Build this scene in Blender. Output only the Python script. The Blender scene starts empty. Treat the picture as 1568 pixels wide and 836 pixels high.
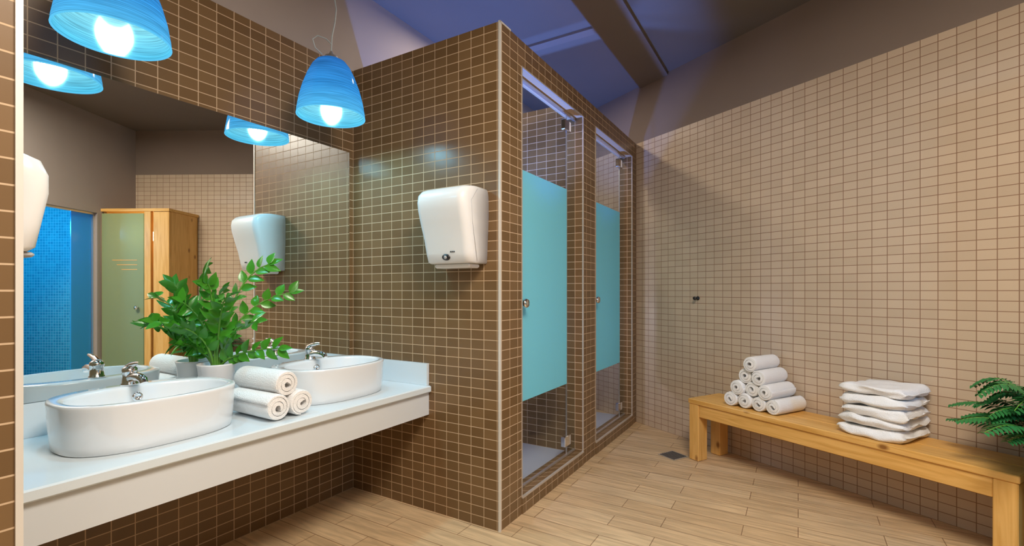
import bpy, math, random
from mathutils import Vector, Matrix, noise
random.seed(7)
scene=bpy.context.scene
try:
    scene.view_settings.view_transform='Standard'
except Exception: pass

# ------------------------------------------------------------------ frames
A1=math.radians(30.8)
D1=(math.sin(A1),math.cos(A1)); EV=(D1[1],-D1[0])
Q=(-0.967,2.925)
S=(1.134,4.387)
FA=Matrix.Translation((Q[0],Q[1],0))@Matrix.Rotation(math.pi/2-A1,4,'Z')   # local (k,-e,z)
BA=math.radians(30)
FB=Matrix.Translation((S[0],S[1],0))@Matrix.Rotation(-(math.pi/2-BA),4,'Z') # local (m,-d,z)
CEIL=3.05; TH=2.54

# ------------------------------------------------------------------ materials
def newmat(name):
    m=bpy.data.materials.new(name); m.use_nodes=True
    nt=m.node_tree; b=nt.nodes['Principled BSDF']; return m,nt,b
def N(nt,t,**kw):
    n=nt.nodes.new(t)
    for k,v in kw.items(): setattr(n,k,v)
    return n
def simple(name,col,rough=0.5,metal=0.0,bump=0,bscale=200,bdist=0.002,var=0.0,spec=None,coat=0,sub=0):
    m,nt,b=newmat(name)
    b.inputs['Base Color'].default_value=(*col,1); b.inputs['Roughness'].default_value=rough
    b.inputs['Metallic'].default_value=metal
    if spec is not None: b.inputs['Specular IOR Level'].default_value=spec
    if coat: b.inputs['Coat Weight'].default_value=coat
    tc=N(nt,'ShaderNodeTexCoord'); no=N(nt,'ShaderNodeTexNoise'); no.inputs['Scale'].default_value=bscale
    nt.links.new(tc.outputs['Object'],no.inputs['Vector'])
    if bump:
        bu=N(nt,'ShaderNodeBump'); bu.inputs['Strength'].default_value=bump; bu.inputs['Distance'].default_value=bdist
        nt.links.new(no.outputs['Fac'],bu.inputs['Height']); nt.links.new(bu.outputs['Normal'],b.inputs['Normal'])
    if var:
        no2=N(nt,'ShaderNodeTexNoise'); no2.inputs['Scale'].default_value=3
        nt.links.new(tc.outputs['Object'],no2.inputs['Vector'])
        mx=N(nt,'ShaderNodeMixRGB'); mx.inputs['Color1'].default_value=tuple(c*(1-var) for c in col)+(1,)
        mx.inputs['Color2'].default_value=tuple(min(1,c*(1+var)) for c in col)+(1,)
        nt.links.new(no2.outputs['Fac'],mx.inputs['Fac']); nt.links.new(mx.outputs['Color'],b.inputs['Base Color'])
    return m
def tile(name,c1,c2,mortar,w=0.1,h=0.05,ms=0.0022,rough=0.22,zoff=0.0,spec=0.5):
    m,nt,b=newmat(name)
    tc=N(nt,'ShaderNodeTexCoord'); sp=N(nt,'ShaderNodeSeparateXYZ'); nt.links.new(tc.outputs['Object'],sp.inputs[0])
    ad=N(nt,'ShaderNodeMath',operation='ADD'); nt.links.new(sp.outputs['X'],ad.inputs[0]); nt.links.new(sp.outputs['Y'],ad.inputs[1])
    az=N(nt,'ShaderNodeMath',operation='ADD'); nt.links.new(sp.outputs['Z'],az.inputs[0]); az.inputs[1].default_value=zoff
    cb=N(nt,'ShaderNodeCombineXYZ'); nt.links.new(ad.outputs[0],cb.inputs[0]); nt.links.new(az.outputs[0],cb.inputs[1])
    br=N(nt,'ShaderNodeTexBrick'); br.offset=0.0; br.squash=1.0
    nt.links.new(cb.outputs[0],br.inputs['Vector'])
    br.inputs['Color1'].default_value=(*c1,1); br.inputs['Color2'].default_value=(*c2,1); br.inputs['Mortar'].default_value=(*mortar,1)
    br.inputs['Scale'].default_value=1; br.inputs['Mortar Size'].default_value=ms; br.inputs['Mortar Smooth'].default_value=0.1
    br.inputs['Brick Width'].default_value=w; br.inputs['Row Height'].default_value=h
    nt.links.new(br.outputs['Color'],b.inputs['Base Color'])
    mr=N(nt,'ShaderNodeMapRange'); mr.inputs['To Min'].default_value=rough; mr.inputs['To Max'].default_value=0.8
    nt.links.new(br.outputs['Fac'],mr.inputs['Value']); nt.links.new(mr.outputs[0],b.inputs['Roughness'])
    no=N(nt,'ShaderNodeTexNoise'); no.inputs['Scale'].default_value=9; nt.links.new(tc.outputs['Object'],no.inputs['Vector'])
    m1=N(nt,'ShaderNodeMath',operation='MULTIPLY'); m1.inputs[1].default_value=0.6; nt.links.new(no.outputs['Fac'],m1.inputs[0])
    s1=N(nt,'ShaderNodeMath',operation='SUBTRACT'); nt.links.new(m1.outputs[0],s1.inputs[0]); nt.links.new(br.outputs['Fac'],s1.inputs[1])
    bu=N(nt,'ShaderNodeBump'); bu.inputs['Strength'].default_value=0.5; bu.inputs['Distance'].default_value=0.0015
    nt.links.new(s1.outputs[0],bu.inputs['Height']); nt.links.new(bu.outputs['Normal'],b.inputs['Normal'])
    b.inputs['Specular IOR Level'].default_value=spec
    return m
def wood(name,c1,c2,axis='X',rough=0.35,scale=1.0,knots=True):
    m,nt,b=newmat(name)
    tc=N(nt,'ShaderNodeTexCoord'); mp=N(nt,'ShaderNodeMapping')
    sc=[14*scale]*3; sc['XYZ'.index(axis)]=1.1*scale
    mp.inputs['Scale'].default_value=sc; nt.links.new(tc.outputs['Object'],mp.inputs['Vector'])
    no=N(nt,'ShaderNodeTexNoise'); no.inputs['Scale'].default_value=2.2; no.inputs['Detail'].default_value=6; no.inputs['Distortion'].default_value=1.2
    nt.links.new(mp.outputs[0],no.inputs['Vector'])
    cr=N(nt,'ShaderNodeValToRGB'); cr.color_ramp.elements[0].color=(*c2,1); cr.color_ramp.elements[1].color=(*c1,1)
    cr.color_ramp.elements[0].position=0.32; cr.color_ramp.elements[1].position=0.62
    nt.links.new(no.outputs['Fac'],cr.inputs['Fac'])
    last=cr.outputs['Color']
    if knots:
        mp2=N(nt,'ShaderNodeMapping'); s2=[7]*3; s2['XYZ'.index(axis)]=4; mp2.inputs['Scale'].default_value=s2
        nt.links.new(tc.outputs['Object'],mp2.inputs['Vector'])
        vo=N(nt,'ShaderNodeTexVoronoi'); nt.links.new(mp2.outputs[0],vo.inputs['Vector']); vo.inputs['Scale'].default_value=1
        r2=N(nt,'ShaderNodeValToRGB'); r2.color_ramp.elements[0].color=(1,1,1,1); r2.color_ramp.elements[1].color=(0,0,0,1)
        r2.color_ramp.elements[0].position=0.05; r2.color_ramp.elements[1].position=0.13
        nt.links.new(vo.outputs['Distance'],r2.inputs['Fac'])
        mx=N(nt,'ShaderNodeMixRGB'); nt.links.new(r2.outputs['Color'],mx.inputs['Fac']); nt.links.new(last,mx.inputs['Color1'])
        mx.inputs['Color2'].default_value=(c2[0]*.45,c2[1]*.35,c2[2]*.3,1); last=mx.outputs['Color']
    nt.links.new(last,b.inputs['Base Color']); b.inputs['Roughness'].default_value=rough
    return m

M_tile=tile('brown_tile',(0.155,0.088,0.036),(0.205,0.120,0.052),(0.56,0.40,0.25),w=.08,rough=0.30,spec=.4,ms=.002)
M_cream=tile('cream_tile',(0.56,0.435,0.31),(0.62,0.485,0.35),(0.29,0.17,0.105),w=.075,rough=0.38,ms=0.0020)
M_steam=tile('steam_mosaic',(0.03,0.30,0.36),(0.06,0.42,0.46),(0.3,0.6,0.6),w=0.03,h=0.03,ms=0.002)
M_paint=simple('taupe_paint',(0.36,0.30,0.265),0.85,bump=0.1,bscale=60,var=0.05)
M_paintdim=simple('taupe_paint_dim',(0.24,0.185,0.15),0.85,bump=0.1,bscale=60,var=0.05)  # wall paint darkened to imitate weaker light above the right wall
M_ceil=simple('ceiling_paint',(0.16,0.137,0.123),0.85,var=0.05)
M_lightband=simple('light_band_paint',(0.19,0.157,0.14),0.85,var=0.05)  # ceiling colour lightened as if lit, for the band strips
M_white=simple('white_ceramic',(0.79,0.82,0.85),0.08,coat=0.5)
M_counter=simple('counter_composite',(0.69,0.77,0.82),0.15,bump=0.02,bscale=40)
M_apron=simple('counter_apron',(0.66,0.69,0.71),0.35)
M_plastic=simple('white_plastic',(0.85,0.85,0.84),0.25)
M_grey=simple('grey_plastic',(0.45,0.45,0.46),0.3)
M_black=simple('black_plastic',(0.02,0.02,0.022),0.3)
M_chrome=simple('chrome',(0.82,0.83,0.85),0.08,1.0)
M_alu=simple('brushed_aluminium',(0.72,0.70,0.66),0.3,0.85)
M_trim=simple('corner_trim',(0.74,0.70,0.63),0.35,0.2)
M_trimd=simple('frame_trim',(0.60,0.53,0.45),0.35,0.4)
M_mirror=simple('mirror_silver',(0.90,0.93,0.92),0.0,1.0)
M_towel=simple('terry_towel',(0.93,0.925,0.92),0.95,bump=0.8,bscale=260,bdist=0.005,spec=0.1)
M_leaf=simple('zz_leaf',(0.055,0.28,0.018),0.25,var=0.5)
M_stem=simple('green_stem',(0.12,0.33,0.04),0.4)
M_fern=simple('fern_leaf',(0.025,0.18,0.045),0.5,var=0.5)
M_pot=simple('white_pot',(0.8,0.8,0.82),0.25)
M_potg=simple('green_pot',(0.03,0.09,0.06),0.3)
M_soil=simple('soil',(0.05,0.03,0.02),0.95,bump=1,bscale=60,bdist=.01)
M_pine=wood('pine_wood',(0.82,0.47,0.14),(0.66,0.34,0.075),'X')
M_pinez=wood('pine_wood_vertical',(0.82,0.47,0.14),(0.68,0.35,0.08),'Z')
M_tray=simple('shower_tray',(0.42,0.42,0.45),0.4)
M_drain=simple('drain_metal',(0.10,0.10,0.10),0.35,0.7)
M_wire=simple('cord',(0.35,0.4,0.42),0.4)

def glassmat(name,tint,gl=0.12):
    m=bpy.data.materials.new(name); m.use_nodes=True; nt=m.node_tree; nt.nodes.clear()
    o=N(nt,'ShaderNodeOutputMaterial'); t=N(nt,'ShaderNodeBsdfTransparent'); t.inputs[0].default_value=(*tint,1)
    g=N(nt,'ShaderNodeBsdfGlossy'); g.inputs['Roughness'].default_value=0.02
    lw=N(nt,'ShaderNodeFresnel'); lw.inputs[0].default_value=1.25
    cl=N(nt,'ShaderNodeMath',operation='MINIMUM'); cl.inputs[1].default_value=.35; nt.links.new(lw.outputs[0],cl.inputs[0])
    geo=N(nt,'ShaderNodeNewGeometry'); inv=N(nt,'ShaderNodeMath',operation='SUBTRACT'); inv.inputs[0].default_value=1; nt.links.new(geo.outputs['Backfacing'],inv.inputs[1])
    mu=N(nt,'ShaderNodeMath',operation='MULTIPLY'); nt.links.new(cl.outputs[0],mu.inputs[0]); nt.links.new(inv.outputs[0],mu.inputs[1])
    mx=N(nt,'ShaderNodeMixShader'); nt.links.new(mu.outputs[0],mx.inputs[0]); nt.links.new(t.outputs[0],mx.inputs[1]); nt.links.new(g.outputs[0],mx.inputs[2])
    nt.links.new(mx.outputs[0],o.inputs[0]); return m
def frostmat(name,col,tr=0.4,clear=0.0):
    m=bpy.data.materials.new(name); m.use_nodes=True; nt=m.node_tree; nt.nodes.clear()
    o=N(nt,'ShaderNodeOutputMaterial'); d=N(nt,'ShaderNodeBsdfDiffuse'); d.inputs[0].default_value=(*col,1)
    t=N(nt,'ShaderNodeBsdfTranslucent'); t.inputs[0].default_value=(*col,1)
    mx=N(nt,'ShaderNodeMixShader'); mx.inputs[0].default_value=tr; nt.links.new(d.outputs[0],mx.inputs[1]); nt.links.new(t.outputs[0],mx.inputs[2])
    g=N(nt,'ShaderNodeBsdfGlossy'); g.inputs['Roughness'].default_value=0.12
    m2=N(nt,'ShaderNodeMixShader'); m2.inputs[0].default_value=.05; nt.links.new(mx.outputs[0],m2.inputs[1]); nt.links.new(g.outputs[0],m2.inputs[2])
    last=m2
    if clear:
        tp=N(nt,'ShaderNodeBsdfTransparent'); m3=N(nt,'ShaderNodeMixShader'); m3.inputs[0].default_value=clear
        nt.links.new(m2.outputs[0],m3.inputs[1]); nt.links.new(tp.outputs[0],m3.inputs[2]); last=m3
    nt.links.new(last.outputs[0],o.inputs[0]); return m
M_glass=glassmat('clear_glass',(0.92,0.96,0.97))
M_frost=frostmat('frosted_blue_glass',(0.27,0.80,0.92),tr=.25)
M_frosty=frostmat('frosted_yellow_glass',(0.42,0.52,0.28),clear=0.15)
M_cyan=frostmat('cyan_glass',(0.05,0.45,0.75))

def shademat(name,st,cols,trans=.8):
    m=bpy.data.materials.new(name); m.use_nodes=True; nt=m.node_tree; nt.nodes.clear()
    o=N(nt,'ShaderNodeOutputMaterial'); tc=N(nt,'ShaderNodeTexCoord'); sp=N(nt,'ShaderNodeSeparateXYZ'); nt.links.new(tc.outputs['Object'],sp.inputs[0])
    cr=N(nt,'ShaderNodeValToRGB'); e=cr.color_ramp.elements
    e[0].position=0.0; e[0].color=(*cols[0],1); e[1].position=1.0; e[1].color=(*cols[2],1)
    x=cr.color_ramp.elements.new(0.4); x.color=(*cols[1],1)
    mr=N(nt,'ShaderNodeMapRange'); mr.inputs['From Min'].default_value=0; mr.inputs['From Max'].default_value=0.28
    nt.links.new(sp.outputs['Z'],mr.inputs['Value']); nt.links.new(mr.outputs[0],cr.inputs['Fac'])
    wv=N(nt,'ShaderNodeTexNoise'); wv.inputs['Scale'].default_value=1.0
    mp=N(nt,'ShaderNodeMapping'); mp.inputs['Scale'].default_value=(6,6,260); nt.links.new(tc.outputs['Object'],mp.inputs['Vector']); nt.links.new(mp.outputs[0],wv.inputs['Vector'])
    ms=N(nt,'ShaderNodeMapRange'); ms.inputs['From Min'].default_value=.3; ms.inputs['From Max'].default_value=.7; ms.inputs['To Min'].default_value=.6*st; ms.inputs['To Max'].default_value=1.2*st
    nt.links.new(wv.outputs['Fac'],ms.inputs['Value'])
    em=N(nt,'ShaderNodeEmission'); nt.links.new(cr.outputs['Color'],em.inputs['Color']); nt.links.new(ms.outputs[0],em.inputs['Strength'])
    tl=N(nt,'ShaderNodeBsdfTranslucent'); tl.inputs[0].default_value=(0.1,0.55,1,1)
    mx=N(nt,'ShaderNodeMixShader'); mx.inputs[0].default_value=trans; nt.links.new(tl.outputs[0],mx.inputs[1]); nt.links.new(em.outputs[0],mx.inputs[2])
    g=N(nt,'ShaderNodeBsdfGlossy'); g.inputs['Roughness'].default_value=.1
    m2=N(nt,'ShaderNodeMixShader'); m2.inputs[0].default_value=.05; nt.links.new(mx.outputs[0],m2.inputs[1]); nt.links.new(g.outputs[0],m2.inputs[2])
    nt.links.new(m2.outputs[0],o.inputs[0]); return m
M_shade=shademat('blue_acrylic_shade',1.0,((0.10,0.55,0.95),(0.04,0.32,0.80),(0.02,0.13,0.45)),trans=.93)
M_shadein=shademat('blue_acrylic_inner',1.0,((0.10,0.66,1.0),(0.30,0.86,1.0),(0.3,0.7,1.0)),trans=.98)
def emit(name,col,s):
    m=bpy.data.materials.new(name); m.use_nodes=True; nt=m.node_tree; nt.nodes.clear()
    o=N(nt,'ShaderNodeOutputMaterial'); e=N(nt,'ShaderNodeEmission'); e.inputs[0].default_value=(*col,1); e.inputs[1].default_value=s
    nt.links.new(e.outputs[0],o.inputs[0]); return m
M_bulb=emit('bulb_glow',(0.60,0.93,1.0),3)
M_rim=emit('shade_rim_glow',(0.12,0.6,0.95),1.0)

def floormat():
    m,nt,b=newmat('wood_look_tile')
    tc=N(nt,'ShaderNodeTexCoord'); mp=N(nt,'ShaderNodeMapping'); mp.inputs['Rotation'].default_value=(0,0,math.radians(30.8))
    nt.links.new(tc.outputs['Object'],mp.inputs['Vector'])
    br=N(nt,'ShaderNodeTexBrick'); br.offset=0.4; br.offset_frequency=2
    nt.links.new(mp.outputs[0],br.inputs['Vector'])
    br.inputs['Color1'].default_value=(0.60,0.405,0.22,1); br.inputs['Color2'].default_value=(0.70,0.50,0.29,1); br.inputs['Mortar'].default_value=(0.32,0.19,0.10,1)
    br.inputs['Scale'].default_value=1; br.inputs['Mortar Size'].default_value=0.0022; br.inputs['Brick Width'].default_value=0.6; br.inputs['Row Height'].default_value=0.118
    m2=N(nt,'ShaderNodeMapping'); m2.inputs['Scale'].default_value=(2.5,26,1); nt.links.new(mp.outputs[0],m2.inputs['Vector'])
    no=N(nt,'ShaderNodeTexNoise'); no.inputs['Scale'].default_value=1.5; no.inputs['Detail'].default_value=7; no.inputs['Distortion'].default_value=.8
    nt.links.new(m2.outputs[0],no.inputs['Vector'])
    mr=N(nt,'ShaderNodeMapRange'); mr.inputs['From Min'].default_value=.3; mr.inputs['From Max'].default_value=.7; mr.inputs['To Min'].default_value=.74; mr.inputs['To Max'].default_value=1.12
    nt.links.new(no.outputs['Fac'],mr.inputs['Value'])
    mx=N(nt,'ShaderNodeMixRGB',blend_type='MULTIPLY'); mx.inputs['Fac'].default_value=1; nt.links.new(br.outputs['Color'],mx.inputs['Color1']); nt.links.new(mr.outputs[0],mx.inputs['Color2'])
    nt.links.new(mx.outputs[0],b.inputs['Base Color']); b.inputs['Roughness'].default_value=.42
    bu=N(nt,'ShaderNodeBump'); bu.invert=True; bu.inputs['Strength'].default_value=.4; bu.inputs['Distance'].default_value=.002
    nt.links.new(br.outputs['Fac'],bu.inputs['Height']); nt.links.new(bu.outputs['Normal'],b.inputs['Normal'])
    return m
M_floor=floormat()

# ------------------------------------------------------------------ mesh builder
class MB:
    def __init__(s): s.v=[];s.f=[];s.m=[];s.sm=[];s.mats=[]
    def mi(s,mat):
        if mat not in s.mats: s.mats.append(mat)
        return s.mats.index(mat)
    def add(s,vs,fs,mat,smooth=False,T=None):
        o=len(s.v)
        s.v+= [tuple(T@Vector(v)) if T else tuple(v) for v in vs]
        i=s.mi(mat)
        for f in fs: s.f.append([a+o for a in f]); s.m.append(i); s.sm.append(smooth)
    def box(s,x0,x1,y0,y1,z0,z1,mat,bev=0,T=None):
        x0,x1=min(x0,x1),max(x0,x1); y0,y1=min(y0,y1),max(y0,y1); z0,z1=min(z0,z1),max(z0,z1)
        if bev<=0:
            vs=[(x,y,z) for z in (z0,z1) for y in (y0,y1) for x in (x0,x1)]
            s.add(vs,[(0,2,3,1),(4,5,7,6),(0,1,5,4),(2,6,7,3),(0,4,6,2),(1,3,7,5)],mat,False,T)
        else:
            def oct_(ins,z):
                b=bev
                a0,a1,c0,c1=x0+ins,x1-ins,y0+ins,y1-ins
                return [(a0+b,c0,z),(a1-b,c0,z),(a1,c0+b,z),(a1,c1-b,z),(a1-b,c1,z),(a0+b,c1,z),(a0,c1-b,z),(a0,c0+b,z)]
            s.loft([oct_(bev,z0),oct_(0,z0+bev),oct_(0,z1-bev),oct_(bev,z1)],mat,False,caps=True,T=T)
    def loft(s,rings,mat,smooth=True,caps=True,closed=True,T=None):
        n=len(rings[0]); vs=[p for r in rings for p in r]; fs=[]
        for i in range(len(rings)-1):
            for j in range(n if closed else n-1):
                a=i*n+j; b=i*n+(j+1)%n; fs.append((a,b,b+n,a+n))
        s.add(vs,fs,mat,smooth,T)
        if caps:
            s.add(rings[0],[tuple(range(n))[::-1]],mat,False,T); s.add(rings[-1],[tuple(range(n))],mat,False,T)
    def lathe(s,prof,mat,n=32,smooth=True,T=None,caps=False):
        rings=[[(r*math.cos(2*math.pi*j/n),r*math.sin(2*math.pi*j/n),z) for j in range(n)] for r,z in prof]
        s.loft(rings,mat,smooth,caps,T=T)
    def tube(s,pts,rad,mat,n=10,T=None,caps=True):
        pts=[Vector(p) for p in pts]; rings=[]
        if not isinstance(rad,(list,tuple)): rad=[rad]*len(pts)
        up=None
        for i,p in enumerate(pts):
            t=(pts[min(i+1,len(pts)-1)]-pts[max(i-1,0)]).normalized()
            if up is None: up=Vector((0,0,1)) if abs(t.z)<.9 else Vector((1,0,0))
            a=t.cross(up).normalized(); b=a.cross(t).normalized(); up=b
            rings.append([tuple(p+rad[i]*(math.cos(2*math.pi*j/n)*a+math.sin(2*math.pi*j/n)*b)) for j in range(n)])
        s.loft(rings,mat,True,caps,T=T)
    def make(s,name,frame=None,fix=True,parent=None):
        me=bpy.data.meshes.new(name); me.from_pydata(s.v,[],s.f); 
        for m in s.mats: me.materials.append(m)
        for i,p in enumerate(me.polygons): p.material_index=s.m[i]; p.use_smooth=s.sm[i]
        if fix:
            import bmesh
            bm=bmesh.new(); bm.from_mesh(me); bmesh.ops.recalc_face_normals(bm,faces=bm.faces); bm.to_mesh(me); bm.free()
        me.update()
        ob=bpy.data.objects.new(name,me); scene.collection.objects.link(ob)
        if parent: ob.parent=parent
        if frame is not None: ob.matrix_world=frame
        return ob
def T(x,y,z): return Matrix.Translation((x,y,z))
def R(a,ax): return Matrix.Rotation(math.radians(a),4,ax)

# ------------------------------------------------------------------ room shell
b=MB(); b.box(-6.5,6.5,-6.5,7.5,-0.1,0,M_floor); b.make('floor')
b=MB(); b.box(-6.5,6.5,-6.5,7.5,CEIL,CEIL+.1,M_ceil); b.make('ceiling')
K_L=-1.71
b=MB(); b.box(-5.6,3.3,0,.15,0,TH,M_tile); b.box(-5.6,3.3,0,.15,TH,CEIL,M_paint); b.make('wall_left',FA)
b=MB(); b.box(-5.6,K_L,-1.05,-.001,0,TH,M_tile); b.box(-5.6,K_L,-1.05,-.001,TH,CEIL,M_paint); b.make('wall_near_left',FA)
b=MB(); b.box(-1.5,3.7,0,.15,0,TH,M_cream); b.box(-1.5,3.7,0,.15,TH,CEIL,M_paintdim); b.make('wall_right',FB)
MT=3.7
b=MB()
for a,c in ((0,.5),(1.4,6.9)):
    b.box(MT,MT+.15,-c,-a,0,CEIL,M_paint)
b.box(MT,MT+.15,-1.4,-.5,2.02,CEIL,M_paint)
b.make('wall_back',FB)
b=MB(); x0,x1=MT+.151,5.3
b.box(x1,x1+.1,-2.2,-.2,0,2.3,M_steam); b.box(x0,x1,-.3,-.2,0,2.3,M_steam); b.box(x0,x1,-2.2,-2.1,0,2.3,M_steam)
b.box(x0,x1,-2.1,-.3,2.2,2.3,M_steam); b.box(x0,x1,-2.1,-.3,0.001,.02,M_steam)
b.box(x1-.45,x1,-2.1,-.3,.02,.45,M_steam); b.box(x1-.25,x1,-2.1,-.3,.45,.78,M_steam)
b.make('wall_steam_room',FB)
b=MB(); b.box(MT+.05,MT+.06,-.74,-.52,.02,2.0,M_cyan); b.box(MT+.03,MT+.08,-.515,-.5,0.001,2.02,M_alu); b.box(MT+.03,MT+.08,-1.4,-.515,2.0,2.02,M_alu)
b.make('steam_room_door',FB)  # glass door panel and metal frame of the steam room
# shallow paler ceiling strips, imitating bands of light
b=MB(); b.box(-5.5,2.9,-1.38,-1.10,CEIL-.022,CEIL-.0005,M_lightband); b.box(1.15,1.23,-1.10,-.001,CEIL-.018,CEIL-.0005,M_lightband)
b.make('trim_light_band',FA)

G=1.056; FT=.12
b=MB()
b.box(0,.10,-G,-.001,0,TH,M_tile)
b.make('wall_shower_side',FA)
b=MB()
for a,c in ((.1,.22),(1.075,1.311),(2.21,2.326)):
    b.box(a,c,-G,-G+FT,0,TH,M_tile)
b.box(.22,1.075,-G,-G+FT,2.40,TH,M_tile); b.box(1.311,2.21,-G,-G+FT,2.40,TH,M_tile)
for a,c in ((.22,1.075),(1.311,2.21)):
    b.box(a,c,-G-.004,-G+FT,0,.09,M_tile)
b.make('wall_shower_front',FA)
b=MB(); b.box(1.14,1.24,-G+FT,-.001,0,TH,M_tile); b.make('wall_shower_divider',FA)
b=MB(); b.box(.102,1.138,-G+FT+.002,-.002,0.001,.05,M_tray); b.make('shower_tray',FA)
b=MB(); b.box(1.242,2.3,-G+FT+.002,-.002,0.001,.05,M_tray); b.make('shower_tray',FA)
b=MB()
t=.008
b.box(-t*.5,t*.9,-G-t*.5,-G+t*.9,0,TH+.003,M_trim)
b.box(-t*.5,.1,-G-.004,-G-.0005,TH-.006,TH+.003,M_trim)
for a,c in ((.22,1.075),(1.311,2.21)):
    b.box(a-.004,a+.003,-G-.003,-G+.006,0.09,2.404,M_trimd); b.box(c-.003,c+.005,-G-.003,-G+.006,0.09,2.404,M_trimd)
    b.box(a,c,-G-.003,-G+.006,2.396,2.404,M_trimd); b.box(a,c,-G-.006,-G+.008,.084,.093,M_trimd)
b.make('trim_1',FA)
b=MB(); b.box(K_L-t,K_L+.003,-1.055,-1.042,0,CEIL-.002,M_trim); b.make('trim_2',FA)

def shower_door(k0,name):
    k1=k0+.855; y=-G+.065; b=MB()
    l=k0+.012; r=k0+.715
    b.box(l,r,y-.004,y+.004,.12,.576,M_glass); b.box(l,r,y-.005,y+.005,.576,1.88,M_frost); b.box(l,r,y-.004,y+.004,1.88,2.36,M_glass)
    b.box(r+.008,k1-.002,y-.004,y+.004,.10,2.39,M_glass)
    for z in (.16,2.27):
        b.box(r-.05,r+.06,y-.016,y+.016,z,z+.07,M_chrome,bev=.004)
    b.box(r+.002,r+.006,y-.004,y+.004,.1,2.39,M_alu)
    b.box(k0+.002,k1-.002,y-.008,y+.008,2.38,2.395,M_alu)
    b.box(l,l+.06,y-.014,y+.014,.12,.17,M_chrome,bev=.003)
    b.box(k0+.002,k1-.002,y-.008,y+.008,.092,.102,M_alu)
    for sgn in (-1,1):
        b.lathe([(.0,0),(.012,0),(.012,.02),(.024,.028),(.028,.042),(.022,.054),(0,.056)],M_chrome,20,T=T(k0+.085,y,1.13)@R(90*(1 if sgn<0 else -1),'X')) 
    b.make(name,FA)
shower_door(.22,'door_1'); shower_door(1.311+.02,'door_2')

# ------------------------------------------------------------------ mirror and counter
b=MB(); b.box(K_L+.003,-.04,-.012,-.001,.806,2.03,M_mirror); b.make('wall_mirror',FA)
CT=.684
b=MB()
b.box(K_L+.002,-.002,-.62,-.002,CT-.035,CT,M_counter,bev=.005)
b.box(K_L+.002,-.002,-.60,-.575,.525,CT-.0355,M_apron)
b.box(K_L+.002,-.002,-.575,-.2,.6,CT-.0355,M_apron)
b.make('vanity_counter',FA)
b=MB(); b.box(K_L+.002,-.002,-.018,-.002,CT+.0005,.804,M_counter); b.box(-.020,-.002,-.60,-.0185,CT+.0005,.804,M_counter)
b.make('trim_backsplash',FA)

def sring(cx,cy,rx,ry,z,n=64,p=2.5):
    o=[]
    for j in range(n):
        a=2*math.pi*j/n; c,s_=math.cos(a),math.sin(a)
        o.append((cx+rx*math.copysign(abs(c)**(2/p),c),cy+ry*math.copysign(abs(s_)**(2/p),s_),z))
    return o
def basin(s):
    b=MB(); cx=-s; cy=-.318; rx,ry=.268,.205
    pr=[(.945,0.0008),(.96,.004),(.972,.03),(.985,.08),(.996,.14),(1.0,.150),(.997,.156),(.985,.159)]
    rings=[sring(cx,cy,rx*q,ry-(1-q)*rx,CT+z,p=2.6) for q,z in pr]
    icy=cy-.028
    for q,z in [(1,.159),(.985,.156),(.975,.148),(.95,.11),(.88,.06),(.70,.035),(.4,.024),(.08,.022)]:
        rings.append(sring(cx,icy,.243*q,.155*q,CT+z,p=2.4))
    b.loft(rings,M_white,True,True)
    b.lathe([(0,.004),(.02,.004),(.024,.0)],M_chrome,20,T=T(cx,icy,CT+.023))
    b.lathe([(0,.001),(.008,.001),(.009,.006),(.016,.006),(.018,0)],M_chrome,20,T=T(cx+.01,icy+.147,CT+.118)@R(80,'X'))
    b.make('washbasin',FA)
    f=MB(); z0=CT+.160; fy=cy+.157
    f.lathe([(.0,0),(.028,0),(.028,.006),(.024,.010),(.023,.045),(.025,.05),(.024,.062),(.017,.070),(0,.072)],M_chrome,24,T=T(cx,fy,z0))
    f.tube([(cx,fy-.01,z0+.028),(cx,fy-.05,z0+.036),(cx,fy-.085,z0+.036),(cx,fy-.11,z0+.030),(cx,fy-.117,z0+.018)],[.018,.017,.015,.014,.013],M_chrome,14)
    f.tube([(cx,fy+.012,z0+.064),(cx,fy-.02,z0+.078),(cx,fy-.06,z0+.086),(cx,fy-.08,z0+.088)],[.014,.011,.008,.006],M_chrome,12)
    f.make('faucet',FA)
basin(1.20); basin(.42)

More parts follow.
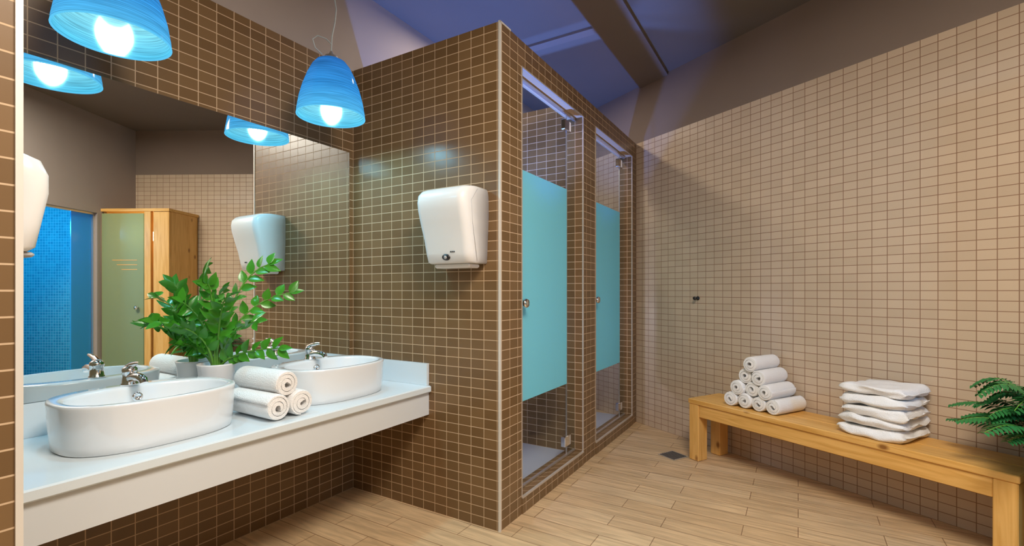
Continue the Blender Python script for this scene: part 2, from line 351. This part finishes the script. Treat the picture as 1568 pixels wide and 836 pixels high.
# ------------------------------------------------------------------ pendants
def pendant(s,e):
    zb=2.07; M=FA@T(-s,-e,zb)
    b=MB()
    out=[(.162,0),(.160,.02),(.150,.08),(.134,.14),(.112,.20),(.090,.245),(.070,.27),(.055,.278)]
    b.lathe(out,M_shade,48)
    inn=[(r-.004,z) for r,z in out]; b.lathe(inn,M_shadein,48)
    b.lathe([(.162,0),(.163,-.003),(.157,-.003),(.158,0)],M_rim,48)
    b.lathe([(.056,.277),(.03,.285),(.03,.30),(.012,.31),(.006,.325)],M_alu,24)
    b.lathe([(.0,.275),(.022,.27),(.022,.20),(.018,.19)],M_white,16)
    b.lathe([(.018,.20),(.028,.185),(.038,.155),(.040,.13),(.034,.10),(.018,.088),(0.001,.085)],M_bulb,20)
    top=CEIL-zb
    pts=[(0,0,.32),(.004,0,.40),(.022,.0,.48),(.03,0,.55),(.012,0,.64),(-.004,0,.74),(0,0,.86),(0,0,top-.02)]
    b.tube(pts,.0032,M_wire,8)
    lp=[(.005,0,.36),(-.03,.0,.375),(-.075,.005,.372),(-.10,.01,.345),(-.085,.01,.31),(-.05,.005,.292)]
    b.tube(lp,.0028,M_wire,8)
    b.lathe([(0,top-.001),(.05,top-.001),(.05,top-.02),(.01,top-.03),(0,top-.03)],M_alu,24)
    b.make('pendant_lamp',M,fix=False)
    L=bpy.data.lights.new('pendant_light','POINT'); L.energy=16; L.color=(.30,.76,1.0); L.shadow_soft_size=.05; L.specular_factor=.25
    o=bpy.data.objects.new('pendant_light',L); scene.collection.objects.link(o); o.matrix_world=M@T(0,0,.07)
pendant(.42,.325); pendant(1.30,.31)

# ------------------------------------------------------------------ dispensers
def uring(w,d,z,r,cx=0,n=6):
    r=min(r,d*.9)
    p=[(0,-w/2,z)]
    for i in range(n+1):
        a=math.pi/2*i/n; p.append((-(d-r)-r*math.sin(a),-w/2+r-r*math.cos(a),z))
    for i in range(n+1):
        a=math.pi/2*i/n; p.append((-(d-r)-r*math.cos(a),w/2-r+r*math.sin(a),z))
    p.append((0,w/2,z)); return p
b=MB()
prof=[(0,.13,.27),(.006,.145,.28),(.05,.158,.284),(.12,.172,.29),(.20,.195,.298),(.26,.212,.30),(.30,.218,.30),(.335,.212,.298),(.358,.19,.292),(.370,.16,.284),(.376,.125,.27)]
b.loft([uring(w,d,z,.04) for z,d,w in prof],M_plastic,True,True)
b.box(-.11,-.02,-.11,.11,-.022,-.0005,M_plastic,bev=.006)
Tn=T(-.151,0.0,.030)@R(-12,'Y')@R(-90,'Y')
b.lathe([(0,.008),(.020,.008),(.024,.004),(.026,0)],M_black,24,T=Tn@Matrix.Diagonal((.65,1,1,1)))
b.lathe([(0,.010),(.008,.010),(.009,.006)],M_grey,16,T=Tn)
for dy in (-.055,-.045,-.035): b.lathe([(0,.004),(.0035,.004),(.004,0)],M_black,8,T=T(-.158,dy,.055)@R(-90,'Y'))
for dy in (-.004,.010): b.lathe([(0,.004),(.006,.004),(.006,0)],M_grey,8,T=T(-.155,dy,.062)@R(-90,'Y')@Matrix.Diagonal((.5,1,1,1)))
b.tube([(-.1,-.1512,.36),(-.15,-.1512,.30),(-.14,-.1495,.2),(-.11,-.147,.08),(-.09,-.143,.01)],.0012,M_grey,6)
b.make('paper_towel_dispenser',FA@T(-.0015,-.84,1.335))
b=MB()
prof=[(0,.05,.09),(.01,.062,.10),(.06,.07,.11),(.13,.082,.116),(.17,.082,.116),(.20,.07,.11),(.212,.045,.09)]
b.loft([uring(w,d,z,.03) for z,d,w in prof],M_plastic,True,True)
b.box(-.06,-.02,-.03,.03,-.012,-.0005,M_grey,bev=.004)
b.make('soap_dispenser',FA@T(K_L+.0015,-.86,1.285)@R(180,'Z'))

# ------------------------------------------------------------------ towels
def roll(b,Tm,Rr=.05,L=.27,turns=3.2,seed=0):
    rnd=random.Random(seed); ph=rnd.random()*6.28
    n=int(turns*22); ins=[];outs=[]
    pitch=(Rr-.006)/turns
    for i in range(n+1):
        a=i/n*turns*2*math.pi; r=.004+pitch*(i/22); 
        w=1+.03*math.sin(a*1.0+ph)
        ro=min(r+pitch*.86,Rr+0.002)*w; ri=r*w
        if i<3: ri=ro-(ro-ri)*(.3+.2*i)
        outs.append((ro*math.cos(a+ph),ro*math.sin(a+ph))); ins.append((ri*math.cos(a+ph),ri*math.sin(a+ph)))
    sect=outs+ins[::-1]; N_=len(sect)
    rings=[]
    for y,sc in ((0,.93),(.006,.985),(.02,1.0),(L*.3,1.015),(L*.5,1.0),(L*.7,1.015),(L-.02,1.0),(L-.006,.985),(L,.93)):
        rings.append([(x*sc,y+0.0,z*sc) for x,z in sect])
    rings[0]=[(x,y-.006*(1-math.hypot(x,z)/Rr),z) for x,y,z in rings[0]]
    rings[-1]=[(x,y+.006*(1-math.hypot(x,z)/Rr),z) for x,y,z in rings[-1]]
    b.loft(rings,M_towel,True,False,T=Tm)
    fs=[]
    for i in range(n): fs.append((i,i+1,N_-2-i,N_-1-i))
    b.add(rings[0],fs,M_towel,True,Tm); b.add(rings[-1],[f[::-1] for f in fs],M_towel,True,Tm)
b=MB(); r=.050
for i,(s,z) in enumerate(((.862,r),(.757,r),(.811,r+.084))):
    roll(b,T(-s,-.565+(.02 if i==2 else 0),CT+z+.002)@R(random.uniform(-3,3),'Z'),r,.29,2.6,i)
b.make('rolled_towel_stack',FA)
BH=.432
b=MB(); r=.047; k=20
for row,nn in enumerate((4,3,2,1)):
    for i in range(nn):
        m=1.19+.0955*(i+row*.5); 
        roll(b,T(m,-.31+random.uniform(-.012,.012),BH+r+row*.081+.0025)@R(random.uniform(-3,3),'Z'),r,.27,2.3,k); k+=1
b.make('rolled_towel_pyramid',FB)

def folded(b,x0,x1,y0,y1,z0,th,seed):
    t=th*.47; D=y1-y0
    sec=[]
    n=10
    R1=th/2
    def yz(y,z): sec.append((y,z))
    for q in range(13): yz(y1-(D-R1)*q/12, 0)
    for i in range(1,n): a=math.pi*i/n; yz(y0+R1-R1*math.sin(a),R1-R1*math.cos(a))
    for q in range(13): yz(y0+R1+(D-R1)*q/12, th)
    yz(y1+.006,th-t*.5); yz(y1,th-t)
    for q in range(1,12): yz(y1-(D-R1)*q/12, th-t)
    yz(y0+R1,th/2)
    for q in range(1,12)[::-1]: yz(y1-(D-R1)*q/12, t)
    yz(y1,t); yz(y1+.006,t*.5)
    rings=[]; nx=34
    for i in range(nx+1):
        u=i/nx; u=.5-.5*math.cos(math.pi*u); u=.5*u+.5*i/nx
        x=x0+(x1-x0)*u
        q=min(u,1-u)*(x1-x0)/(th*.6); ed=min(1,q)
        sc=math.sqrt(max(0,1-(1-ed)**2))*.93+.07; rr=[]
        for y,z in sec:
            zz=th/2+(z-th/2)*sc
            yc=(y-y0)/D
            edge=max(0,1-q*.4)
            nz=noise.noise(Vector((x*12+seed*3.1,y*11,z*10)))*.016 - .008*edge*(z/th) 
            ny=noise.noise(Vector((x*10,seed*2.2,z*26)))*.026 + .022*edge*edge*(1-yc)
            rr.append((x+noise.noise(Vector((y*10,z*26,seed)))*.018,y+ny,max(z0+zz+nz,z0-.004 if seed>1 else z0)))
        rings.append(rr)
    b.loft(rings,M_towel,True,True)
b=MB()
th=.057
for i in range(5):
    dx=random.uniform(-.012,.012); folded(b,1.855+dx,2.155+dx*.6,-.328+random.uniform(-.012,.012),-.04,BH+.002+i*th*.95,th,i+1)
b.make('folded_towel_stack',FB)

# ------------------------------------------------------------------ bench
b=MB(); m0,m1=.89,2.565
b.box(m0,m1,-.37,-.205,BH-.034,BH,M_pine,bev=.004); b.box(m0,m1,-.20,-.03,BH-.034,BH,M_pine,bev=.004)
b.box(m0+.085,m1-.085,-.360,-.335,BH-.12,BH-.0345,M_pine,bev=.003); b.box(m0+.085,m1-.085,-.07,-.045,BH-.12,BH-.0345,M_pine,bev=.003)
for a in (m0+.005,m1-.085):
    for y in (-.366,-.135):
        b.box(a,a+.08,y,y+.095,0.001,BH-.0345,M_pinez,bev=.004)
    b.box(a+.02,a+.06,-.271,-.135,BH-.12,BH-.0345,M_pine)
b.make('wooden_bench',FB)

# ------------------------------------------------------------------ small wall / floor items
b=MB(); b.lathe([(0,0),(.016,0),(.016,.004),(.007,.008),(.007,.03),(.014,.036),(.014,.044),(0,.046)],M_black,16,T=R(90,'X'))
b.tube([(0,-.02,0),(0,-.035,-.012),(0,-.045,-.006)],.005,M_black,8)
b.make('robe_hook',FB@T(.678,-.001,1.14))
b=MB(); b.box(-.075,.075,-.075,.075,0.0,.004,M_alu)
for i in range(7): b.box(-.065,.065,-.065+i*.0195,-.053+i*.0195,.004,.0055,M_drain)
b.make('floor_drain',FB@T(.80,-.42,.0005))

# ------------------------------------------------------------------ plants
def leaf(b,base,dirv,nrm,L,W,mat,curl=.15,n=6):
    d=dirv.normalized(); s_=d.cross(nrm).normalized(); u=s_.cross(d).normalized()
    vs=[];fs=[]
    for i in range(n+1):
        t=i/n; w=W*math.sin(math.pi*min(1,(t**.75)))*.5 if t<1 else 0
        c=base+d*(L*t)-u*(curl*L*t*t)
        vs+= [c-s_*w+u*w*.35, c, c+s_*w+u*w*.35]
    for i in range(n):
        a=i*3; fs+=[(a,a+1,a+4,a+3),(a+1,a+2,a+5,a+4)]
    b.add([tuple(v) for v in vs],fs,mat,True)
b=MB()
b.lathe([(.0,.0),(.052,0),(.056,.004),(.073,.175),(.077,.187),(.077,.193),(.069,.193),(.067,.17),(0,.168)],M_pot,40)
b.lathe([(0,.174),(.067,.174)],M_soil,24)
stems=[(-50,.20,.32),(-25,.24,.22),(10,.20,.47),(-10,.29,.10),(190,.14,.30),(175,.22,.12),(215,.20,.22),(-110,.16,.20),(-80,.07,.38),(20,.28,.34)]
for si,(az,lean,h) in enumerate(stems):
    a=math.radians(az); dx,dy=math.cos(a),math.sin(a)
    if dy>0.4: lean*=.5
    n_=9; pts=[]
    for i in range(n_+1):
        t=i/n_; pts.append(Vector((dx*(.015+lean*t**1.8),dy*(.015+lean*t**1.8),.165+h*math.sin(t*1.4)/math.sin(1.4))))
    b.tube(pts,[.0065*(1-.65*i/n_) for i in range(n_+1)],M_stem,8)
    pl=Vector((-dy,dx,0)).normalized()*(1 if si%2 else -1)
    for i in range(3,n_+1):
        tdir=(pts[i]-pts[i-1]).normalized()
        ph=.5*si+random.uniform(-.5,.5)
        side=(pl*math.cos(ph)+tdir.cross(pl)*math.sin(ph)); side=(side-tdir*side.dot(tdir)).normalized()
        for sg in (-1,1):
            p=pts[i].lerp(pts[i-1],.5 if sg>0 else 0)
            dv=tdir*random.uniform(.6,1.1)+side*sg*.9
            up=side.cross(tdir)
            if up.y>0: up=-up
            leaf(b,p,dv,up+Vector((random.uniform(-.5,.5),random.uniform(-.5,.5),.3)),random.uniform(.058,.078),.038,M_leaf,curl=.12)
    leaf(b,pts[-1],(pts[-1]-pts[-2]),Vector((dy,-dx,.5)),.065,.03,M_leaf)
mw=FA@T(-.855,-.105,CT+.0005); loc=mw.to_translation()
ob=b.make('potted_zz_plant',T(*loc),fix=False)
inv=FA.inverted()@T(*loc); back=inv.inverted()
for v in ob.data.vertices:
    l=inv@v.co
    if l.y>-.02: l.y=-.02-(l.y+.02)*.12; v.co=back@l

b=MB()
b.lathe([(0,0),(.080,0),(.085,.005),(.104,.42),(.108,.44),(.108,.46),(.098,.46),(.095,.43),(0,.43)],M_potg,40)
b.lathe([(0,.435),(.095,.435)],M_soil,24)
nf=56
for f in range(nf):
    az=f*2.399+random.uniform(-.2,.2); t0=(f%6)/6
    lean=.20+.10*random.random(); h=.50-.38*t0*random.uniform(.8,1.1)
    L=12; pts=[]
    for i in range(L+1):
        t=i/L; r_=.02+lean*(t**1.1)*(1.0+.3*t0); z=.47+h*math.sin(t*2.0)*.8*(1-.2*t)
        pts.append(Vector((r_*math.cos(az),r_*math.sin(az),z)))
    b.tube(pts,.0018,M_stem,5)
    for i in range(2,L+1):
        for hf in (0,.5):
            p=pts[i-1].lerp(pts[i],.5+hf); td=(pts[i]-pts[i-1]).normalized(); side=td.cross(Vector((0,0,1))).normalized()
            w=.062*math.sin(math.pi*min(1,(i+hf)/(L+1.5)))+.012
            for sg in (-1,1):
                leaf(b,p,side*sg+td*.35,Vector((0,0,1)),w,.018,M_fern,curl=.3,n=3)
ob=b.make('potted_fern',FB@T(2.68,-.27,.0005),fix=False)
for v in ob.data.vertices:
    if v.co.y>.24: v.co.y=.24-(v.co.y-.24)*.1
    if v.co.x>.20: v.co.x=.20+(v.co.x-.20)*.1
    if v.co.x<-.10 and v.co.z<.50: v.co.z=max(v.co.z,.47)

# ------------------------------------------------------------------ sauna cabin seen in the mirror
b=MB(); x0,x1=2.96,3.69; H=2.04; D=.46
b.box(x0,x0+.03,-D+.03,-.01,0.001,H,M_pinez); b.box(x1-.03,x1,-D+.03,-.01,0.001,H,M_pinez); b.box(x0,x1,-.03,-.01,0.001,H,M_pinez)
b.box(x0-.01,x1,-D-.01,-.01,H+.001,H+.03,M_pine); b.box(x0+.03,x1-.03,-D+.03,-.03,0.001,.06,M_pine)
b.box(x0,x0+.17,-D,-D+.03,0.001,H,M_pinez,bev=.004); b.box(x0+.19,x0+.26,-D-.01,-D+.03,0.001,H,M_pinez,bev=.004)
b.box(x0+.27,x1-.005,-D-.002,-D+.008,.02,H-.02,M_frosty)
for i,z in enumerate((1.52,1.47,1.42)): b.box(x0+.34,x1-.12-.05*i,-D-.004,-D-.0025,z,z+.008,M_pine)
b.lathe([(0,0),(.01,0),(.01,.02),(.02,.03),(.02,.04),(0,.045)],M_chrome,16,T=T(x0+.33,-D-.002,1.02)@R(90,'X'))
b.box(x0+.08,x1-.08,-.30,-.04,.5,.54,M_pine)
b.make('sauna_cabin',FB)

# ------------------------------------------------------------------ lights
def area(name,M,size,en,col,sy=None):
    L=bpy.data.lights.new(name,'AREA'); L.energy=en; L.color=col; L.size=size
    if sy: L.shape='RECTANGLE'; L.size_y=sy
    o=bpy.data.objects.new(name,L); scene.collection.objects.link(o); o.matrix_world=M; return o
def point(name,p,en,col,r=.05):
    L=bpy.data.lights.new(name,'POINT'); L.energy=en; L.color=col; L.shadow_soft_size=r
    o=bpy.data.objects.new(name,L); scene.collection.objects.link(o); o.location=p; return o
area('fill_light',T(.6,.5,CEIL-.08),.85,100,(1,.91,.79))  # unseen fill lamp added to brighten the room
area('fill_light_b',T(-.3,-.3,CEIL-.08),.5,15,(1,.94,.87))  # second, weaker fill lamp, also added out of view
for k_,en in ((.62,175),(1.70,90)):
    L=bpy.data.lights.new('shower_uplight','SPOT'); L.energy=en; L.color=(.12,.28,1.0); L.spot_size=math.radians(92); L.spot_blend=.6; L.shadow_soft_size=.05
    o=bpy.data.objects.new('shower_uplight',L); scene.collection.objects.link(o); o.matrix_world=FA@T(k_,-.52,1.25)@R(180,'X')
    point('shower_mood_light',(FA@Vector((k_,-.40,.9))),8,(.66,.66,1.0),.05)
    area('shower_downlight',FA@T(k_,-.45,CEIL-.03),.14,7,(1,.86,.70))
point('steam_light',(FB@Vector((4.3,-1.2,1.9))),45,(.05,.45,1.0),.1)
point('sauna_light',(FB@Vector((3.3,-.25,1.8))),2.5,(1,.8,.45),.05)

w=bpy.data.worlds.new('World'); scene.world=w; w.use_nodes=True
w.node_tree.nodes['Background'].inputs[0].default_value=(.4,.4,.42,1); w.node_tree.nodes['Background'].inputs[1].default_value=.3

# ------------------------------------------------------------------ camera
cam=bpy.data.cameras.new('camera'); co=bpy.data.objects.new('camera',cam); scene.collection.objects.link(co)
co.location=(0,0,1.2); co.rotation_euler=(math.radians(90),0,0)
cam.sensor_fit='HORIZONTAL'; cam.sensor_width=36; cam.lens=36*735/1568
cam.shift_y=(445-418)/1568; cam.clip_start=.02
scene.camera=co
